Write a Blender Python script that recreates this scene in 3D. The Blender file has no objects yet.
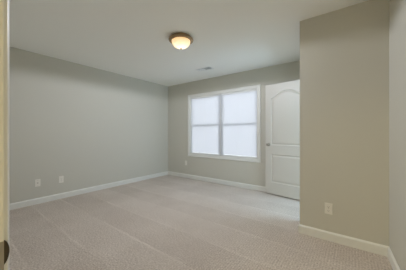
import bpy, bmesh, math
from mathutils import Vector, Matrix
C = bpy.context.scene.collection
S = bpy.context.scene
R = math.radians
PI = math.pi

# ------------------------------------------------------------------ camera
cam_d = bpy.data.cameras.new('camera')
cam = bpy.data.objects.new('camera', cam_d); C.objects.link(cam)
cam.location = (0, 0, 1.15)
cam.rotation_euler = (R(90), 0, R(36.6))
cam_d.sensor_width = 36.0
cam_d.lens = 36.0 * 201.0 / 406.0
cam_d.shift_y = -2.0 / 406.0
cam_d.clip_start = 0.02
S.camera = cam

# ------------------------------------------------------------------ world, lights, exposure
W = bpy.data.worlds.new('overcast_sky'); S.world = W
W.use_nodes = True
bg = W.node_tree.nodes['Background']
bg.inputs['Color'].default_value = (0.95, 0.93, 1.0, 1)
bg.inputs['Strength'].default_value = 3.2

wt = W.node_tree
_tc = wt.nodes.new('ShaderNodeTexCoord'); _sp = wt.nodes.new('ShaderNodeSeparateXYZ'); _mr = wt.nodes.new('ShaderNodeMapRange')
wt.links.new(_tc.outputs['Generated'], _sp.inputs[0]); wt.links.new(_sp.outputs['Z'], _mr.inputs['Value'])
_mr.inputs['From Min'].default_value = -0.5; _mr.inputs['From Max'].default_value = 0.5
_mr.inputs['To Min'].default_value = 1.75; _mr.inputs['To Max'].default_value = 3.15      # pale ground below, bright cloud above
wt.links.new(_mr.outputs['Result'], bg.inputs['Strength'])

def area(name, loc, target, sx, sy, power, col, spread=180):
    l = bpy.data.lights.new(name, 'AREA'); l.shape = 'RECTANGLE'
    l.size, l.size_y, l.energy, l.color = sx, sy, power, col
    l.spread = R(spread)
    o = bpy.data.objects.new(name, l); C.objects.link(o)
    o.location = loc
    o.rotation_euler = (Vector(target) - Vector(loc)).to_track_quat('-Z', 'Z').to_euler()
    return o
CEIL = 2.44
area('hall_lamp', (-0.50, -1.5, 2.36), (-0.50, -1.5, 0), 1.0, 1.0, 46, (1.0, 0.87, 0.55))
area('side_room_daylight', (0.95, 3.25, 1.3), (-0.5, 3.25, 1.2), 1.1, 1.9, 54, (0.52, 0.76, 1.0))
LAMP_W, LAMP_COL = 61, (0.87, 0.90, 1.0)

S.view_settings.view_transform = 'Standard'
S.view_settings.look = 'None'
S.view_settings.gamma = 1.0
S.view_settings.use_curve_mapping = False
S.view_settings.exposure = 0.10
S.cycles.use_denoising = True
S.cycles.max_bounces = 14
S.cycles.diffuse_bounces = 8
S.cycles.transparent_max_bounces = 16
S.cycles.sample_clamp_indirect = 6.0

# ------------------------------------------------------------------ materials
def srgb(r, g, b):
    f = lambda c: (c / 12.92 if c <= .04045 else ((c + .055) / 1.055) ** 2.4)
    return (f(r / 255), f(g / 255), f(b / 255), 1)

def mat(name, col, rough=0.6, metal=0.0, bump=0.0, scale=300.0, vary=0.0, emis=None, estr=0.0, spec=0.5):
    m = bpy.data.materials.new(name); m.use_nodes = True
    n, L = m.node_tree.nodes, m.node_tree.links
    p = n['Principled BSDF']
    p.inputs['Base Color'].default_value = col
    p.inputs['Roughness'].default_value = rough
    p.inputs['Metallic'].default_value = metal
    p.inputs['Specular IOR Level'].default_value = spec
    tc = n.new('ShaderNodeTexCoord')
    if bump or vary:
        nz = n.new('ShaderNodeTexNoise'); nz.inputs['Scale'].default_value = scale
        nz.inputs['Detail'].default_value = 3
        L.new(tc.outputs['Object'], nz.inputs['Vector'])
    if bump:
        b = n.new('ShaderNodeBump'); b.inputs['Strength'].default_value = bump
        b.inputs['Distance'].default_value = 0.002
        L.new(nz.outputs['Fac'], b.inputs['Height']); L.new(b.outputs['Normal'], p.inputs['Normal'])
    if vary:
        mx = n.new('ShaderNodeMix'); mx.data_type = 'RGBA'
        mx.inputs['A'].default_value = tuple(c * (1 - vary) for c in col[:3]) + (1,)
        mx.inputs['B'].default_value = tuple(min(1, c * (1 + vary)) for c in col[:3]) + (1,)
        L.new(nz.outputs['Fac'], mx.inputs['Factor']); L.new(mx.outputs['Result'], p.inputs['Base Color'])
    if emis:
        p.inputs['Emission Color'].default_value = emis
        p.inputs['Emission Strength'].default_value = estr
    return m

M = {}
M['wall'] = mat('greige_wall_paint', srgb(204, 202, 191), 0.75, bump=0.15, scale=220, vary=0.01, spec=0.25)
M['ceiling'] = mat('white_ceiling_paint', srgb(247, 248, 244), 0.9, bump=0.2, scale=160, spec=0.15)
M['trim'] = mat('white_trim_paint', srgb(228, 228, 222), 0.4, bump=0.03, scale=80)
M['door'] = mat('white_door_paint', srgb(210, 206, 197), 0.42, bump=0.04, scale=90)
M['plate'] = mat('white_plastic', srgb(232, 229, 220), 0.35, bump=0.01)
M['slot'] = mat('dark_slot', srgb(40, 38, 36), 0.6, bump=0.01)
M['nickel'] = mat('satin_nickel', srgb(175, 168, 156), 0.3, 1.0, bump=0.02, scale=400)
M['bronze'] = mat('brushed_antique_nickel', srgb(165, 142, 110), 0.36, 1.0, bump=0.03, scale=400, vary=0.08)
M['strike'] = mat('lip_metal_dark_reflection', srgb(88, 80, 66), 0.45, 1.0, bump=0.03, scale=400)  # strike plate metal darkened: the curved lip's dark reflection is painted into this colour
M['vinyl'] = mat('white_vinyl', srgb(232, 233, 232), 0.4, bump=0.01)
M['vent'] = mat('white_vent_enamel', srgb(236, 237, 235), 0.45, bump=0.01)
M['duct'] = mat('dark_duct', srgb(120, 120, 118), 0.8, bump=0.02)

def alabaster():
    m = mat('alabaster_glass', srgb(240, 225, 195), 0.35)
    n, L = m.node_tree.nodes, m.node_tree.links
    p = n['Principled BSDF']
    tc = n['Texture Coordinate']
    nz = n.new('ShaderNodeTexNoise'); nz.inputs['Scale'].default_value = 14; nz.inputs['Detail'].default_value = 3
    nz.inputs['Distortion'].default_value = 1.5
    L.new(tc.outputs['Object'], nz.inputs['Vector'])
    cr = n.new('ShaderNodeValToRGB')
    cr.color_ramp.elements[0].position = 0.35; cr.color_ramp.elements[0].color = (1.0, 0.76, 0.47, 1)
    cr.color_ramp.elements[1].position = 0.65; cr.color_ramp.elements[1].color = (1.0, 0.88, 0.66, 1)
    L.new(nz.outputs['Fac'], cr.inputs['Fac'])
    # the bulbs sit over the middle of the bowl, so the glass glows most there and turns amber to the rim
    ln = n.new('ShaderNodeVectorMath'); ln.operation = 'LENGTH'
    mp = n.new('ShaderNodeMapping'); mp.inputs['Scale'].default_value = (1, 1, 0); L.new(tc.outputs['Object'], mp.inputs['Vector'])
    L.new(mp.outputs['Vector'], ln.inputs[0])
    r2 = n.new('ShaderNodeValToRGB')
    r2.color_ramp.elements[0].position = 0.2; r2.color_ramp.elements[0].color = (1, 1, 1, 1)
    r2.color_ramp.elements[1].position = 1.0; r2.color_ramp.elements[1].color = (0.40, 0.33, 0.25, 1)
    dv = n.new('ShaderNodeMath'); dv.operation = 'DIVIDE'; dv.inputs[1].default_value = 0.1255
    L.new(ln.outputs['Value'], dv.inputs[0]); L.new(dv.outputs[0], r2.inputs['Fac'])
    mm = n.new('ShaderNodeMix'); mm.data_type = 'RGBA'; mm.blend_type = 'MULTIPLY'; mm.inputs['Factor'].default_value = 1
    L.new(cr.outputs['Color'], mm.inputs['A']); L.new(r2.outputs['Color'], mm.inputs['B'])
    L.new(mm.outputs['Result'], p.inputs['Emission Color'])
    p.inputs['Emission Strength'].default_value = DOME
    return m
DOME = 1.75
M['alabaster'] = alabaster()

def carpet():
    m = bpy.data.materials.new('beige_cut_pile_carpet'); m.use_nodes = True
    n, L = m.node_tree.nodes, m.node_tree.links
    p = n['Principled BSDF']; p.inputs['Roughness'].default_value = 0.95
    p.inputs['Specular IOR Level'].default_value = 0.1
    p.inputs['Sheen Weight'].default_value = 0.15
    tc = n.new('ShaderNodeTexCoord')
    # vacuum swaths: bands that run along X and alternate across Y
    mp = n.new('ShaderNodeMapping')
    L.new(tc.outputs['Object'], mp.inputs['Vector'])
    dn = n.new('ShaderNodeTexNoise'); dn.inputs['Scale'].default_value = 0.7; dn.inputs['Detail'].default_value = 2
    L.new(tc.outputs['Object'], dn.inputs['Vector'])
    sep = n.new('ShaderNodeSeparateXYZ'); L.new(mp.outputs['Vector'], sep.inputs[0])
    def math_(op, a, b=None):
        k = n.new('ShaderNodeMath'); k.operation = op
        for i, v in enumerate((a, b)):
            if v is None: continue
            if isinstance(v, (int, float)): k.inputs[i].default_value = v
            else: L.new(v, k.inputs[i])
        return k.outputs[0]
    yy = math_('ADD', sep.outputs['Y'], math_('MULTIPLY', math_('SUBTRACT', dn.outputs['Fac'], 0.5), 0.10))
    ph = math_('DIVIDE', math_('SUBTRACT', yy, 0.50), 0.41)
    tri = math_('PINGPONG', ph, 1.0)                                    # 0..1..0 over two swaths
    saw = math_('FRACT', ph)
    edge = math_('SUBTRACT', 1.0, math_('MINIMUM', math_('MULTIPLY', math_('MINIMUM', saw, math_('SUBTRACT', 1.0, saw)), 22.0), 1.0))
    alt = math_('GREATER_THAN', math_('FRACT', math_('MULTIPLY', ph, 0.5)), 0.5)
    fn = n.new('ShaderNodeTexNoise'); fn.inputs['Scale'].default_value = 1.3; L.new(tc.outputs['Object'], fn.inputs['Vector'])
    fade = math_('MAXIMUM', 0.0, math_('MULTIPLY', math_('SUBTRACT', fn.outputs['Fac'], 0.38), 3.2))
    # ribbed tufts: fine grid
    wv = n.new('ShaderNodeTexWave'); wv.wave_type = 'BANDS'; wv.bands_direction = 'X'
    wv.inputs['Scale'].default_value = 14; wv.inputs['Distortion'].default_value = 2.5
    wv.inputs['Detail'].default_value = 2; wv.inputs['Detail Scale'].default_value = 3
    L.new(tc.outputs['Object'], wv.inputs['Vector'])
    nz = n.new('ShaderNodeTexNoise'); nz.inputs['Scale'].default_value = 70; nz.inputs['Detail'].default_value = 5
    L.new(tc.outputs['Object'], nz.inputs['Vector'])
    pt = n.new('ShaderNodeTexNoise'); pt.inputs['Scale'].default_value = 2.2; pt.inputs['Detail'].default_value = 4
    L.new(tc.outputs['Object'], pt.inputs['Vector'])
    v = math_('ADD', 0.5, math_('MULTIPLY', math_('SUBTRACT', nz.outputs['Fac'], 0.5), 2.0))
    v = math_('ADD', v, math_('MULTIPLY', math_('SUBTRACT', wv.outputs['Fac'], 0.5), 0.18))
    v = math_('ADD', v, math_('MULTIPLY', math_('SUBTRACT', alt, 0.5), 0.08))
    v = math_('ADD', v, math_('MULTIPLY', math_('MULTIPLY', edge, fade), 0.32))
    v = math_('ADD', v, math_('MULTIPLY', math_('SUBTRACT', pt.outputs['Fac'], 0.5), 0.5))
    cr = n.new('ShaderNodeValToRGB')
    cr.color_ramp.elements[0].position = 0.0; cr.color_ramp.elements[0].color = srgb(166, 151, 138)
    cr.color_ramp.elements[1].position = 1.0; cr.color_ramp.elements[1].color = srgb(226, 216, 206)
    L.new(v, cr.inputs['Fac']); L.new(cr.outputs['Color'], p.inputs['Base Color'])
    b = n.new('ShaderNodeBump'); b.inputs['Strength'].default_value = 0.35; b.inputs['Distance'].default_value = 0.005
    L.new(v, b.inputs['Height']); L.new(b.outputs['Normal'], p.inputs['Normal'])
    return m
M['carpet'] = carpet()

def slat_mat():
    m = bpy.data.materials.new('white_translucent_slat'); m.use_nodes = True
    n, L = m.node_tree.nodes, m.node_tree.links
    n.remove(n['Principled BSDF'])
    out = n['Material Output']
    d = n.new('ShaderNodeBsdfDiffuse'); d.inputs['Color'].default_value = (0.82, 0.83, 0.84, 1)
    t = n.new('ShaderNodeBsdfTranslucent'); t.inputs['Color'].default_value = (0.80, 0.83, 0.88, 1)
    nz = n.new('ShaderNodeTexNoise'); nz.inputs['Scale'].default_value = 3
    mr = n.new('ShaderNodeMapRange'); mr.inputs['To Min'].default_value = 0.62; mr.inputs['To Max'].default_value = 0.70
    L.new(nz.outputs['Fac'], mr.inputs['Value'])
    mx = n.new('ShaderNodeMixShader')
    L.new(mr.outputs['Result'], mx.inputs[0]); L.new(d.outputs[0], mx.inputs[1]); L.new(t.outputs[0], mx.inputs[2])
    L.new(mx.outputs[0], out.inputs['Surface'])
    return m
M['slat'] = slat_mat()

def glass():
    m = bpy.data.materials.new('window_glass'); m.use_nodes = True
    n, L = m.node_tree.nodes, m.node_tree.links
    n.remove(n['Principled BSDF'])
    fr = n.new('ShaderNodeFresnel'); fr.inputs['IOR'].default_value = 1.45
    t = n.new('ShaderNodeBsdfTransparent'); t.inputs['Color'].default_value = (0.93, 0.96, 0.95, 1)
    g = n.new('ShaderNodeBsdfGlossy'); g.inputs['Roughness'].default_value = 0.02
    mx = n.new('ShaderNodeMixShader')
    L.new(fr.outputs[0], mx.inputs[0]); L.new(t.outputs[0], mx.inputs[1]); L.new(g.outputs[0], mx.inputs[2])
    L.new(mx.outputs[0], n['Material Output'].inputs['Surface'])
    return m
M['glass'] = glass()

# ------------------------------------------------------------------ helpers
def obj(name, bm, m, parent=None, smooth=False, bevel=0.0, seg=2):
    bmesh.ops.recalc_face_normals(bm, faces=bm.faces)
    me = bpy.data.meshes.new(name); bm.to_mesh(me); bm.free()
    me.materials.append(m)
    o = bpy.data.objects.new(name, me); C.objects.link(o)
    if parent: o.parent = parent
    if smooth:
        for f in me.polygons: f.use_smooth = True
    if bevel:
        b = o.modifiers.new('bevel', 'BEVEL'); b.width = bevel; b.segments = seg; b.limit_method = 'ANGLE'
    return o
def box(bm, a, b):
    x0, y0, z0 = a; x1, y1, z1 = b
    v = [bm.verts.new(p) for p in ((x0,y0,z0),(x1,y0,z0),(x1,y1,z0),(x0,y1,z0),(x0,y0,z1),(x1,y0,z1),(x1,y1,z1),(x0,y1,z1))]
    for f in ((0,3,2,1),(4,5,6,7),(0,1,5,4),(1,2,6,5),(2,3,7,6),(3,0,4,7)): bm.faces.new([v[i] for i in f])
    return v
def lathe(bm, prof, seg=48, mtx=None, cap=True):
    rings = []
    for r, z in prof:
        if r < 1e-5:
            rings.append([bm.verts.new((0, 0, z))])
        else:
            rings.append([bm.verts.new((r*math.cos(2*PI*i/seg), r*math.sin(2*PI*i/seg), z)) for i in range(seg)])
    for A, B in zip(rings, rings[1:]):
        for i in range(seg):
            j = (i+1) % seg
            if len(A) == 1 and len(B) == 1: continue
            if len(A) == 1: bm.faces.new((A[0], B[i], B[j]))
            elif len(B) == 1: bm.faces.new((A[i], B[0], A[j]))
            else: bm.faces.new((A[i], B[i], B[j], A[j]))
    if mtx is not None:
        vs = [v for ring in rings for v in ring]
        bmesh.ops.transform(bm, matrix=mtx, verts=vs)
def extr(bm, prof, p0, p1, out, m0=0.0, m1=0.0):
    """sweep a profile of (offset from the wall, height) from p0 to p1; m0/m1 slide the ends per unit of offset (mitres)"""
    p0, p1, out = Vector(p0), Vector(p1), Vector(out)
    d = (p1 - p0).normalized()
    A = [bm.verts.new(p0 + out*o - d*(m0*o) + Vector((0, 0, h))) for o, h in prof]
    B = [bm.verts.new(p1 + out*o + d*(m1*o) + Vector((0, 0, h))) for o, h in prof]
    k = len(prof)
    for i in range(k):
        j = (i+1) % k
        bm.faces.new((A[i], A[j], B[j], B[i]))
    bm.faces.new(A); bm.faces.new(B[::-1])
def frame_sweep(bm, prof, x0, x1, z0, z1, y, sides='LTRB', ydir=-1):
    """a mitred picture frame round (x0..x1, z0..z1); prof = list of (distance outward from the opening, projection)"""
    pts = {'BL': (x0, z0, -1, -1), 'TL': (x0, z1, -1, 1), 'TR': (x1, z1, 1, 1), 'BR': (x1, z0, 1, -1)}
    def ring(c):
        x, z, sx, sz = c
        return [bm.verts.new((x + sx*o, y + ydir*p, z + sz*o)) for o, p in prof]
    k = len(prof)
    order = ['BL', 'TL', 'TR', 'BR']
    rings = {q: ring(pts[q]) for q in order}
    segs = {'L': ('BL', 'TL'), 'T': ('TL', 'TR'), 'R': ('TR', 'BR'), 'B': ('BR', 'BL')}
    for s in sides:
        A, B = rings[segs[s][0]], rings[segs[s][1]]
        for i in range(k):
            j = (i+1) % k
            bm.faces.new((A[i], A[j], B[j], B[i]))
    if 'B' not in sides:
        for q in ('BL', 'BR'): bm.faces.new(rings[q])
def tag(o, label=None, cat=None, group=None, kind=None):
    if label: o['label'] = label
    if cat: o['category'] = cat
    if group: o['group'] = group
    if kind: o['kind'] = kind
    return o
def empty(name, loc=(0, 0, 0), rz=0.0):
    o = bpy.data.objects.new(name, None); C.objects.link(o)
    o.location = loc; o.rotation_euler = (0, 0, rz); o.empty_display_size = 0.1
    return o
def struct(name, bm, m, label=None, cat=None, **k):
    return tag(obj(name, bm, m, **k), label, cat, kind='structure')

# ------------------------------------------------------------------ room dimensions
XL, YB, YJ, XJ, XR = -4.10, 3.895, 2.53, -0.488, 0.275
YF = 0.0845                    # room face of the doorway wall
T = 0.12
WX0, WX1, WZ0, WZ1 = -3.305, -1.520, 0.615, 2.055         # window opening
DX0, DX1, DZ = -0.5510, 0.27, 2.06                          # entry doorway
CY0, CY1 = 2.86, 3.685                                      # doorway in the side wall
XE = 1.1                                                    # far side of the room behind the side wall
TILT = R(3.5)
XRF = XR + (YJ - YF) * math.tan(TILT)                       # right wall at the doorway wall
HY = -2.4                                                   # hall end

bm = bmesh.new(); box(bm, (XL - T, HY - T, -0.1), (XE + T, YB + T, 0)); struct('floor', bm, M['carpet'], 'beige cut pile carpet floor with vacuum stripes', 'floor')
bm = bmesh.new(); box(bm, (XL - T, HY - T, CEIL), (XE + T, YB + T, CEIL + 0.1)); struct('ceiling', bm, M['ceiling'], 'flat pale ceiling', 'ceiling')
bm = bmesh.new(); box(bm, (XL - T, YF - T, 0), (XL, YB + T, CEIL)); struct('wall_left', bm, M['wall'], 'long bare greige wall on the left', 'wall')
bm = bmesh.new()
box(bm, (XL, YB, 0), (WX0, YB + T, CEIL)); box(bm, (WX1, YB, 0), (XE + T, YB + T, CEIL))
box(bm, (WX0, YB, 0), (WX1, YB + T, WZ0)); box(bm, (WX0, YB, WZ1), (WX1, YB + T, CEIL))
struct('wall_back', bm, M['wall'], 'greige wall around the window', 'wall')
bm = bmesh.new(); box(bm, (XJ, YJ, 0), (XE, YJ + T, CEIL))
box(bm, (XJ, YJ + T, 0), (XJ + T, CY0, CEIL)); box(bm, (XJ, CY1, 0), (XJ + T, YB, CEIL)); box(bm, (XJ, CY0, DZ), (XJ + T, CY1, CEIL))
struct('wall_closet', bm, M['wall'], 'projecting tan-lit wall with an outside corner', 'wall')
# right wall (slightly off square)
def quad_prism(bm, pts, z0, z1):
    a = [bm.verts.new((x, y, z0)) for x, y in pts]; b = [bm.verts.new((x, y, z1)) for x, y in pts]
    bm.faces.new(a[::-1]); bm.faces.new(b)
    for i in range(len(pts)):
        j = (i+1) % len(pts); bm.faces.new((a[i], a[j], b[j], b[i]))
bm = bmesh.new(); quad_prism(bm, [(XR, YJ), (XRF, YF), (XRF + T, YF), (XR + T, YJ)], 0, CEIL)
struct('wall_right', bm, M['wall'], 'narrow strip of greige wall at the right edge', 'wall')
bm = bmesh.new()
FT = 0.115
box(bm, (XL, YF - FT, 0), (DX0 - 0.02, YF, CEIL)); box(bm, (DX1 + 0.02, YF - FT, 0), (XRF + T, YF, CEIL)); box(bm, (DX0 - 0.02, YF - FT, DZ + 0.02), (DX1 + 0.02, YF, CEIL))
struct('wall_front', bm, M['wall'], 'wall with the doorway the picture is taken from', 'wall')
bm = bmesh.new()
box(bm, (-1.2 - T, HY, 0), (-1.2, YF - FT, CEIL)); box(bm, (0.9, HY, 0), (0.9 + T, YF - FT, CEIL)); box(bm, (-1.2 - T, HY - T, 0), (0.9 + T, HY, CEIL))
struct('wall_hall', bm, M['wall'], 'hall walls behind the doorway', 'wall')
bm = bmesh.new(); box(bm, (XE, YJ, 0), (XE + T, YB, CEIL)); struct('wall_side_room', bm, M['wall'], 'end wall of the room behind the open door', 'wall')

# baseboards
BP = [(0, 0), (0.014, 0), (0.014, 0.078), (0.011, 0.086), (0.006, 0.092), (0.004, 0.096), (0, 0.096)]
def base(name, p0, p1, out, m0, m1, label):
    bm = bmesh.new(); extr(bm, BP, p0, p1, out, m0, m1)
    return struct(name, bm, M['trim'], label, 'baseboard')
base('baseboard_left', (XL, YF, 0), (XL, YB, 0), (1, 0, 0), 0, -1, 'white baseboard along the left wall')
base('baseboard_back', (XL, YB, 0), (XJ, YB, 0), (0, -1, 0), -1, 0, 'white baseboard under the window')
bm = bmesh.new()
extr(bm, BP, (XJ, YJ, 0), (XR, YJ, 0), (0, -1, 0), 1, -1)
extr(bm, BP, (XJ, YJ, 0), (XJ, CY0 - 0.062, 0), (-1, 0, 0), 1, 0)
struct('baseboard_closet', bm, M['trim'], 'white baseboard wrapping the outside corner', 'baseboard')
o_r = Vector((-math.cos(TILT), -math.sin(TILT), 0))
base('baseboard_right', (XR, YJ, 0), (XRF, YF, 0), o_r, -1, 0, 'white baseboard along the right edge wall')

# ------------------------------------------------------------------ window
win = tag(empty('window_1', ((WX0 + WX1) / 2, YB, WZ0)), 'wide white framed double window with closed blinds', 'window', kind='structure')
def wp(name, bm, m, parent=None, **k):
    o = obj(name, bm, m, **k); p = parent or win
    o.parent = p
    if p is win: o.matrix_parent_inverse = Matrix.Translation(-win.location)
    return o
CAS = [(0, 0), (0, 0.008), (0.008, 0.013), (0.030, 0.014), (0.036, 0.019), (0.058, 0.019), (0.064, 0.014), (0.064, 0)]
bm = bmesh.new(); frame_sweep(bm, CAS, WX0 + 0.004, WX1 - 0.004, WZ0 + 0.004, WZ1 - 0.004, YB)
wp('window_casing', bm, M['trim'], bevel=0.0015)
J = 0.018
bm = bmesh.new()
box(bm, (WX0, YB - 0.001, WZ0), (WX0 + J, YB + T, WZ1)); box(bm, (WX1 - J, YB - 0.001, WZ0), (WX1, YB + T, WZ1))
box(bm, (WX0 + J, YB - 0.001, WZ1 - J), (WX1 - J, YB + T, WZ1)); box(bm, (WX0 + J, YB - 0.001, WZ0), (WX1 - J, YB + T, WZ0 + J))
wp('window_jamb', bm, M['trim'])
XM = (WX0 + WX1) / 2
bm = bmesh.new(); box(bm, (XM - 0.029, YB + 0.042, WZ0 + J), (XM + 0.029, YB + T, WZ1 - J)); wp('mullion', bm, M['vinyl'], bevel=0.002)
ZM = 1.335
for a, b in ((WX0 + J, XM - 0.029), (XM + 0.029, WX1 - J)):
    for lo, hi, y0 in ((WZ0 + J, ZM + 0.022, YB + 0.047), (ZM - 0.007, WZ1 - J, YB + 0.077)):
        bm = bmesh.new(); s = 0.027; y1 = y0 + 0.028
        box(bm, (a, y0, lo), (a + s, y1, hi)); box(bm, (b - s, y0, lo), (b, y1, hi))
        box(bm, (a + s, y0, lo), (b - s, y1, lo + s)); box(bm, (a + s, y0, hi - s), (b - s, y1, hi))
        sash = wp('sash', bm, M['vinyl'])
        bm = bmesh.new(); box(bm, (a + s, y0 + 0.012, lo + s), (b - s, y0 + 0.016, hi - s))
        wp('pane', bm, M['glass'], parent=sash)

# blinds
def blind(x0, x1, label):
    r = tag(empty('window_blind', ((x0 + x1) / 2, YB + 0.026, WZ0 + J)), label, 'blind', 'blinds in the double window')
    w = (x1 - x0) / 2; H = WZ1 - WZ0 - 2 * J
    bm = bmesh.new(); box(bm, (-w, -0.018, H - 0.034), (w, 0.018, H - 0.005)); obj('headrail', bm, M['vinyl'], r, bevel=0.002)
    bm = bmesh.new()
    pitch = 0.0215; n = round((H - 0.034 - 0.032) / pitch); tilt = R(68); hw = 0.0128
    for i in range(n):
        zc = 0.036 + pitch * (i + 0.5)
        rows = []
        for k in range(5):
            t = (k / 4 - 0.5) * 2
            u = t * hw; c = 0.0016 * (1 - t * t)
            yy = u * math.cos(tilt) - c * math.sin(tilt); zz = -u * math.sin(tilt) - c * math.cos(tilt)
            rows.append((bm.verts.new((-w + 0.004, -yy, zc - zz)), bm.verts.new((w - 0.004, -yy, zc - zz))))
        for (a, b), (c_, d) in zip(rows, rows[1:]): bm.faces.new((a, b, d, c_))
    obj('slats', bm, M['slat'], r, smooth=True)
    bm = bmesh.new(); box(bm, (-w + 0.003, -0.013, 0.004), (w - 0.003, 0.013, 0.024)); obj('bottom_rail', bm, M['vinyl'], r, bevel=0.003)
    for s in (-0.32, 0.0, 0.32):
        bm = bmesh.new(); lathe(bm, [(0, 0.02), (0.0011, 0.02), (0.0011, H - 0.03), (0, H - 0.03)], 6, Matrix.Translation((s, -0.0165, 0)))
        obj('ladder_cord', bm, M['vinyl'], r)
    bm = bmesh.new(); lathe(bm, [(0, 0.62), (0.004, 0.62), (0.0035, 0.70), (0.003, H - 0.03), (0, H - 0.03)], 8, Matrix.Translation((-w + 0.075, -0.024, 0)))
    obj('tilt_wand', bm, M['vinyl'], r)
    return r
blind(WX0 + J + 0.004, XM - 0.006, 'white slatted blind, closed, left half of the window nearer the room corner')
blind(XM + 0.006, WX1 - J - 0.004, 'white slatted blind, closed, right half of the window nearer the door')

# ------------------------------------------------------------------ open two-panel door
DW, DT, DH0, DH1 = 0.80, 0.035, 0.020, 2.05
free = Vector((-1.327, 3.785, 0)); ang = R(-9.0)
# local: x from the free edge (0) to the hinge edge (DW); y=0 is the face towards the camera, +y towards the wall
door = tag(empty('door_1', free, ang), 'white two-panel door with an arched top panel, standing open by the window wall', 'door', kind='structure')
def inset_loop(pts, d):
    n = len(pts); out = []
    for i in range(n):
        p, q, r = Vector(pts[i-1]), Vector(pts[i]), Vector(pts[(i+1) % n])
        e1 = (q - p).normalized(); e2 = (r - q).normalized()
        n1 = Vector((-e1.y, e1.x)); n2 = Vector((-e2.y, e2.x))
        b = (n1 + n2).normalized(); out.append(tuple(q + b * (d / max(0.3, b.dot(n1)))))
    return out
def arch_pts(x0, x1, z0, zs, zt, n=18):
    pts = [(x0, z0), (x1, z0), (x1, zs)]
    for i in range(1, n):
        t = i / n
        x = x1 + (x0 - x1) * t
        s = math.sin(PI * t)
        pts.append((x, zs + (zt - zs) * (s ** 1.15 if s > 0 else 0)))
    pts.append((x0, zs))
    return pts
st = 0.112
panels = [[(st, 0.235), (DW - st, 0.235), (DW - st, 0.755), (st, 0.755)], arch_pts(st, DW - st, 0.925, 1.79, 1.925)]
bm = bmesh.new()
prof = [(0.0, 0.0), (0.004, 0.008), (0.014, 0.012), (0.021, 0.012), (0.046, 0.0035)]      # moulded recess then raised field
for face in (0, 1):
    Y = (lambda d: d) if face == 0 else (lambda d: DT - d)
    loops = []
    for pts in panels:
        prev = None
        for k, (ins, dep) in enumerate(prof):
            L_ = [bm.verts.new((x, Y(dep), z)) for x, z in inset_loop(pts, ins)]
            if prev:
                for i in range(len(L_)):
                    j = (i+1) % len(L_); bm.faces.new((prev[i], prev[j], L_[j], L_[i]))
            else: loops.append(L_)
            prev = L_
        bm.faces.new(prev)
    V = lambda x, z: bm.verts.new((x, Y(0), z))
    c = {}
    for x in (0, DW):
        for z in (DH0, 0.86, DH1): c[(x, z)] = V(x, z)
    lo, up = loops
    f = bm.faces.new
    f((c[(0, DH0)], c[(DW, DH0)], lo[1], lo[0])); f((c[(DW, DH0)], c[(DW, .86)], lo[2], lo[1]))
    f((c[(DW, .86)], c[(0, .86)], lo[3], lo[2])); f((c[(0, .86)], c[(0, DH0)], lo[0], lo[3]))
    f((c[(0, .86)], c[(DW, .86)], up[1], up[0])); f((c[(DW, .86)], c[(DW, DH1)], up[2], up[1]))
    f((c[(0, DH1)], c[(0, .86)], up[0], up[-1]))
    m_ = V(DW / 2, DH1); half = 2 + 9
    # top rail fan
    right = up[2:half+1]; left = up[half:]
    for a, b in zip(right, right[1:]): f((c[(DW, DH1)] if a is right[0] else m_, b, a)) if False else None
    top_n = len(up) - 2
    tops = [c[(DW, DH1)]] + [V(DW * (1 - (i / (top_n - 1))), DH1) for i in range(1, top_n - 1)] + [c[(0, DH1)]]
    arc = up[2:]
    for i in range(len(arc) - 1): f((arc[i], tops[i], tops[i+1], arc[i+1]))
    bm.verts.remove(m_)
# rim
rim = [(0, DH0), (DW, DH0), (DW, DH1), (0, DH1)]
for i in range(4):
    (xa, za), (xb, zb) = rim[i], rim[(i+1) % 4]
    bm.faces.new([bm.verts.new(p) for p in ((xa, 0, za), (xb, 0, zb), (xb, DT, zb), (xa, DT, za))])
bmesh.ops.remove_doubles(bm, verts=bm.verts, dist=1e-5)
obj('door_leaf', bm, M['door'], door)
KX, KZ = 0.065, 0.935
kprof = [(0, 0), (0.032, 0), (0.032, 0.004), (0.026, 0.009), (0.012, 0.012), (0.011, 0.028), (0.018, 0.034), (0.026, 0.043), (0.027, 0.052), (0.022, 0.060), (0.010, 0.064), (0, 0.064)]
for s in (1, -1):
    bm = bmesh.new()
    y = 0 if s == 1 else DT
    lathe(bm, kprof, 28, Matrix.Translation((KX, y, KZ)) @ Matrix.Rotation(R(90 * s), 4, 'X'))
    obj('door_knob', bm, M['nickel'], door, smooth=True)
bm = bmesh.new(); box(bm, (-0.0015, 0.005, KZ - 0.028), (0.002, DT - 0.005, KZ + 0.028)); obj('latch_plate', bm, M['nickel'], door)
for z in (0.24, 1.06, 1.86):
    bm = bmesh.new(); lathe(bm, [(0, -0.045), (0.006, -0.045), (0.006, 0.045), (0, 0.045)], 12, Matrix.Translation((DW + 0.006, DT + 0.002, z)))
    box(bm, (DW - 0.002, 0.006, z - 0.044), (DW + 0.0015, DT, z + 0.044))
    obj('hinge', bm, M['nickel'], door)
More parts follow.
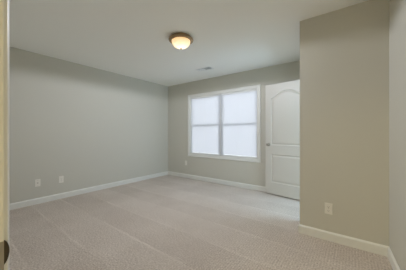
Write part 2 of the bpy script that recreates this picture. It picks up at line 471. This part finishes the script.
# frame of the doorway in the side wall
fr = tag(empty('door_2', (XJ, (CY0 + CY1) / 2, 0)), 'white doorway frame behind the projecting wall', 'doorway', kind='structure')
def fp(name, bm, m, par, **k):
    o = obj(name, bm, m, **k); o.parent = par; o.matrix_parent_inverse = Matrix.Translation(-Vector(par.location)); return o
bm = bmesh.new()
box(bm, (XJ - 0.001, CY0, 0), (XJ + T + 0.001, CY0 + 0.018, DZ)); box(bm, (XJ - 0.001, CY1 - 0.018, 0), (XJ + T + 0.001, CY1, DZ)); box(bm, (XJ - 0.001, CY0 + 0.018, DZ - 0.018), (XJ + T + 0.001, CY1 - 0.018, DZ))
fp('door_jamb', bm, M['trim'], fr)
bm = bmesh.new()
box(bm, (XJ - 0.015, CY0 - 0.052, 0), (XJ, CY0 + 0.006, DZ + 0.052)); box(bm, (XJ - 0.015, CY1 - 0.006, 0), (XJ, CY1 + 0.052, DZ + 0.052)); box(bm, (XJ - 0.015, CY0 + 0.006, DZ - 0.006), (XJ, CY1 - 0.006, DZ + 0.052))
fp('door_casing', bm, M['trim'], fr, bevel=0.003)

# ------------------------------------------------------------------ entry doorway (camera stands in it)
ent = tag(empty('door_3', ((DX0 + DX1) / 2, YF - FT / 2, 0)), 'painted doorway jamb with a metal strike plate at the left edge', 'doorway', kind='structure')
bm = bmesh.new()
ya, yb = YF - FT - 0.0, YF
box(bm, (DX0 - 0.02, ya, 0), (DX0, yb, DZ)); box(bm, (DX1, ya, 0), (DX1 + 0.02, yb, DZ)); box(bm, (DX0 - 0.02, ya, DZ), (DX1 + 0.02, yb, DZ + 0.02))
fp('door_jamb', bm, M['trim'], ent, bevel=0.001)
bm = bmesh.new()
box(bm, (DX0, yb - 0.072, 0), (DX0 + 0.011, yb - 0.038, DZ)); box(bm, (DX1 - 0.011, yb - 0.072, 0), (DX1, yb - 0.038, DZ)); box(bm, (DX0 + 0.011, yb - 0.072, DZ - 0.011), (DX1 - 0.011, yb - 0.038, DZ))
fp('door_stop', bm, M['trim'], ent, bevel=0.002)
CP = [(0.0, 0), (0.0, 0.0055), (0.004, 0.0075), (0.010, 0.0085), (0.030, 0.012), (0.045, 0.016), (0.052, 0.017), (0.057, 0.014), (0.057, 0)]
bm = bmesh.new(); frame_sweep(bm, CP, DX0 - 0.005, DX1 + 0.005, 0, DZ + 0.005, YF, 'LTR', ydir=1)
for v in bm.verts:
    if v.co.z < 0: v.co.z = 0
bmesh.ops.remove_doubles(bm, verts=bm.verts, dist=1e-6)
fp('door_casing', bm, M['trim'], ent)
# strike plate with a curved lip
bm = bmesh.new()
SZ, SH = 0.909, 0.028
t_ = 0.0016
box(bm, (DX0, yb - 0.034, SZ - SH), (DX0 + t_, yb - 0.026, SZ + SH)); box(bm, (DX0, yb - 0.010, SZ - SH), (DX0 + t_, yb - 0.0005, SZ + SH))
box(bm, (DX0, yb - 0.026, SZ + 0.014), (DX0 + t_, yb - 0.010, SZ + SH)); box(bm, (DX0, yb - 0.026, SZ - SH), (DX0 + t_, yb - 0.010, SZ - 0.014))
plate = fp('strike_plate', bm, M['nickel'], ent)
bm = bmesh.new()
N = 14; front, back = [], []
for i in range(N + 1):
    t = i / N * 2 - 1; w = 0.0086 * (1 - t * t) ** 0.75 ; z = SZ + 0.006 + t * 0.0245
    row = []
    for k in range(5):
        s = k / 4; y = yb - 0.0005 + w * s; x = DX0 + t_ - 0.0035 * s * s * (w / 0.0072)
        row.append((bm.verts.new((x, y, z)), bm.verts.new((x - t_, y, z))))
    front.append(row)
for r0, r1 in zip(front, front[1:]):
    for k in range(4):
        bm.faces.new((r0[k][0], r0[k+1][0], r1[k+1][0], r1[k][0])); bm.faces.new((r0[k][1], r1[k][1], r1[k+1][1], r0[k+1][1]))
    bm.faces.new((r0[4][0], r0[4][1], r1[4][1], r1[4][0]))
lip = obj('curved_lip', bm, M['strike'], plate); lip['label'] = 'dark curved lip'

# ------------------------------------------------------------------ ceiling lamp
lx, ly = -1.86, 2.006
lamp = tag(empty('ceiling_lamp', (lx, ly, CEIL)), 'round flush ceiling lamp with a brushed metal ring and glowing alabaster bowl', 'ceiling light')
bm = bmesh.new()
lathe(bm, [(0, 0), (0.140, 0), (0.143, -0.005), (0.144, -0.014), (0.154, -0.020), (0.164, -0.028), (0.167, -0.034), (0.165, -0.041), (0.156, -0.046), (0.150, -0.047), (0.142, -0.052), (0.132, -0.053), (0.126, -0.050), (0.126, -0.042), (0, -0.038)], 64)
obj('mounting_pan', bm, M['bronze'], lamp, smooth=True)
bm = bmesh.new()
pr = [(0.1255, -0.043), (0.1255, -0.050)]
for i in range(1, 15):
    a = i / 14 * PI / 2
    pr.append((0.1255 * math.cos(a), -0.050 - 0.094 * math.sin(a)))
pr[-1] = (0, pr[-1][1])
lathe(bm, pr, 64); obj('glass_bowl', bm, M['alabaster'], lamp, smooth=True)
bm = bmesh.new(); lathe(bm, [(0, -0.140), (0.012, -0.142), (0.013, -0.146), (0.007, -0.149), (0.008, -0.155), (0.005, -0.161), (0, -0.163)], 20)
obj('finial', bm, M['bronze'], lamp, smooth=True)
for k in range(3):
    a = R(-95 + 120 * k)
    bm = bmesh.new(); lathe(bm, [(0, 0), (0.006, 0), (0.006, 0.010), (0.003, 0.012), (0, 0.012)], 12,
        Matrix.Translation((0.136 * math.cos(a), 0.136 * math.sin(a), -0.050)) @ Matrix.Rotation(PI, 4, 'X'))
    obj('thumb_screw', bm, M['bronze'], lamp, smooth=True)

ld = bpy.data.lights.new('ceiling_lamp_light', 'SPOT'); ld.energy = LAMP_W; ld.color = LAMP_COL
ld.spot_size = R(179); ld.spot_blend = 0.12; ld.shadow_soft_size = 0.0
lo = bpy.data.objects.new('ceiling_lamp_light', ld); C.objects.link(lo); lo.location = (lx, ly, CEIL - 0.185)

# ------------------------------------------------------------------ ceiling vent
vent = tag(empty('air_vent', (-2.39, 3.27, CEIL)), 'small rectangular white ceiling air register in front of the window', 'vent')
VW, VD = 0.18, 0.080
bm = bmesh.new()
iw, idp = VW - 0.028, VD - 0.026
for a, b in (((-VW, -VD, -0.007), (-iw, VD, 0)), ((iw, -VD, -0.007), (VW, VD, 0)), ((-iw, -VD, -0.007), (iw, -idp, 0)), ((-iw, idp, -0.007), (iw, VD, 0))): box(bm, a, b)
obj('vent_frame', bm, M['vent'], vent, bevel=0.002)
bm = bmesh.new(); box(bm, (-iw, -idp, -0.0012), (iw, idp, 0)); obj('duct_opening', bm, M['duct'], vent)
bm = bmesh.new()
for i in range(11):
    x = -iw + (i + 0.5) * 2 * iw / 11
    v = box(bm, (-0.0009, -idp, -0.007), (0.0009, idp, 0.005))
    bmesh.ops.transform(bm, matrix=Matrix.Translation((x, 0, -0.006)) @ Matrix.Rotation(R(38 if i < 6 else -38), 4, 'Y'), verts=v)
obj('louvers', bm, M['vent'], vent)

# ------------------------------------------------------------------ wall plates (local: x across, z up, -y out of the wall)
def plate_root(name, loc, rz, label, cat):
    r = tag(empty(name, loc, rz), label, cat)
    bm = bmesh.new(); box(bm, (-0.036, -0.0055, -0.0585), (0.036, 0, 0.0585)); obj('cover_plate', bm, M['plate'], r, bevel=0.003, seg=3)
    return r
def outlet(loc, rz, label):
    r = plate_root('wall_outlet', loc, rz, label, 'outlet')
    for s in (-1, 1):
        zc = s * 0.0195
        bm = bmesh.new()
        pts = []
        for i in range(24):
            a = 2 * PI * i / 24; x, z = 0.0175 * math.cos(a), 0.0175 * math.sin(a)
            pts.append((x, max(-0.0135, min(0.0135, z)) + zc))
        a_ = [bm.verts.new((x, -0.0055, z)) for x, z in pts]; b_ = [bm.verts.new((x, -0.0078, z)) for x, z in pts]
        bm.faces.new(b_)
        for i in range(24): bm.faces.new((a_[i], a_[(i+1) % 24], b_[(i+1) % 24], b_[i]))
        rc = obj('receptacle', bm, M['plate'], r)
        bm = bmesh.new()
        box(bm, (-0.0078, -0.0082, zc - 0.001), (-0.0056, -0.0076, zc + 0.0075)); box(bm, (0.0056, -0.0082, zc - 0.0005), (0.0076, -0.0076, zc + 0.007))
        box(bm, (-0.0022, -0.0082, zc - 0.0092), (0.0022, -0.0076, zc - 0.005))
        obj('slots', bm, M['slot'], rc)
    bm = bmesh.new(); lathe(bm, [(0, 0), (0.003, 0), (0.0026, 0.0014), (0, 0.0016)], 12, Matrix.Translation((0, -0.0055, 0)) @ Matrix.Rotation(R(90), 4, 'X'))
    obj('screw', bm, M['nickel'], r)
    return r
cx = plate_root('cable_jack', (XL, 1.019, 0.34), R(90), 'white wall plate with a round cable jack, the one farther from the room corner', 'wall plate')
bm = bmesh.new(); lathe(bm, [(0, 0), (0.0085, 0), (0.0085, 0.004), (0.006, 0.005), (0.006, 0.013), (0, 0.013)], 14, Matrix.Translation((0, -0.0055, 0)) @ Matrix.Rotation(R(90), 4, 'X'))
obj('connector', bm, M['nickel'], cx)
for z in (-0.042, 0.042):
    bm = bmesh.new(); lathe(bm, [(0, 0), (0.003, 0), (0.0026, 0.0014), (0, 0.0016)], 12, Matrix.Translation((0, -0.0055, z)) @ Matrix.Rotation(R(90), 4, 'X'))
    obj('screw', bm, M['nickel'], cx)
outlet((XL, 1.347, 0.335), R(90), 'white duplex outlet low on the long left wall')
outlet((-3.436, YB, 0.378), 0, 'white outlet below the window corner on the back wall')
outlet((-0.2045, YJ, 0.341), 0, 'white duplex outlet on the projecting tan wall at right')
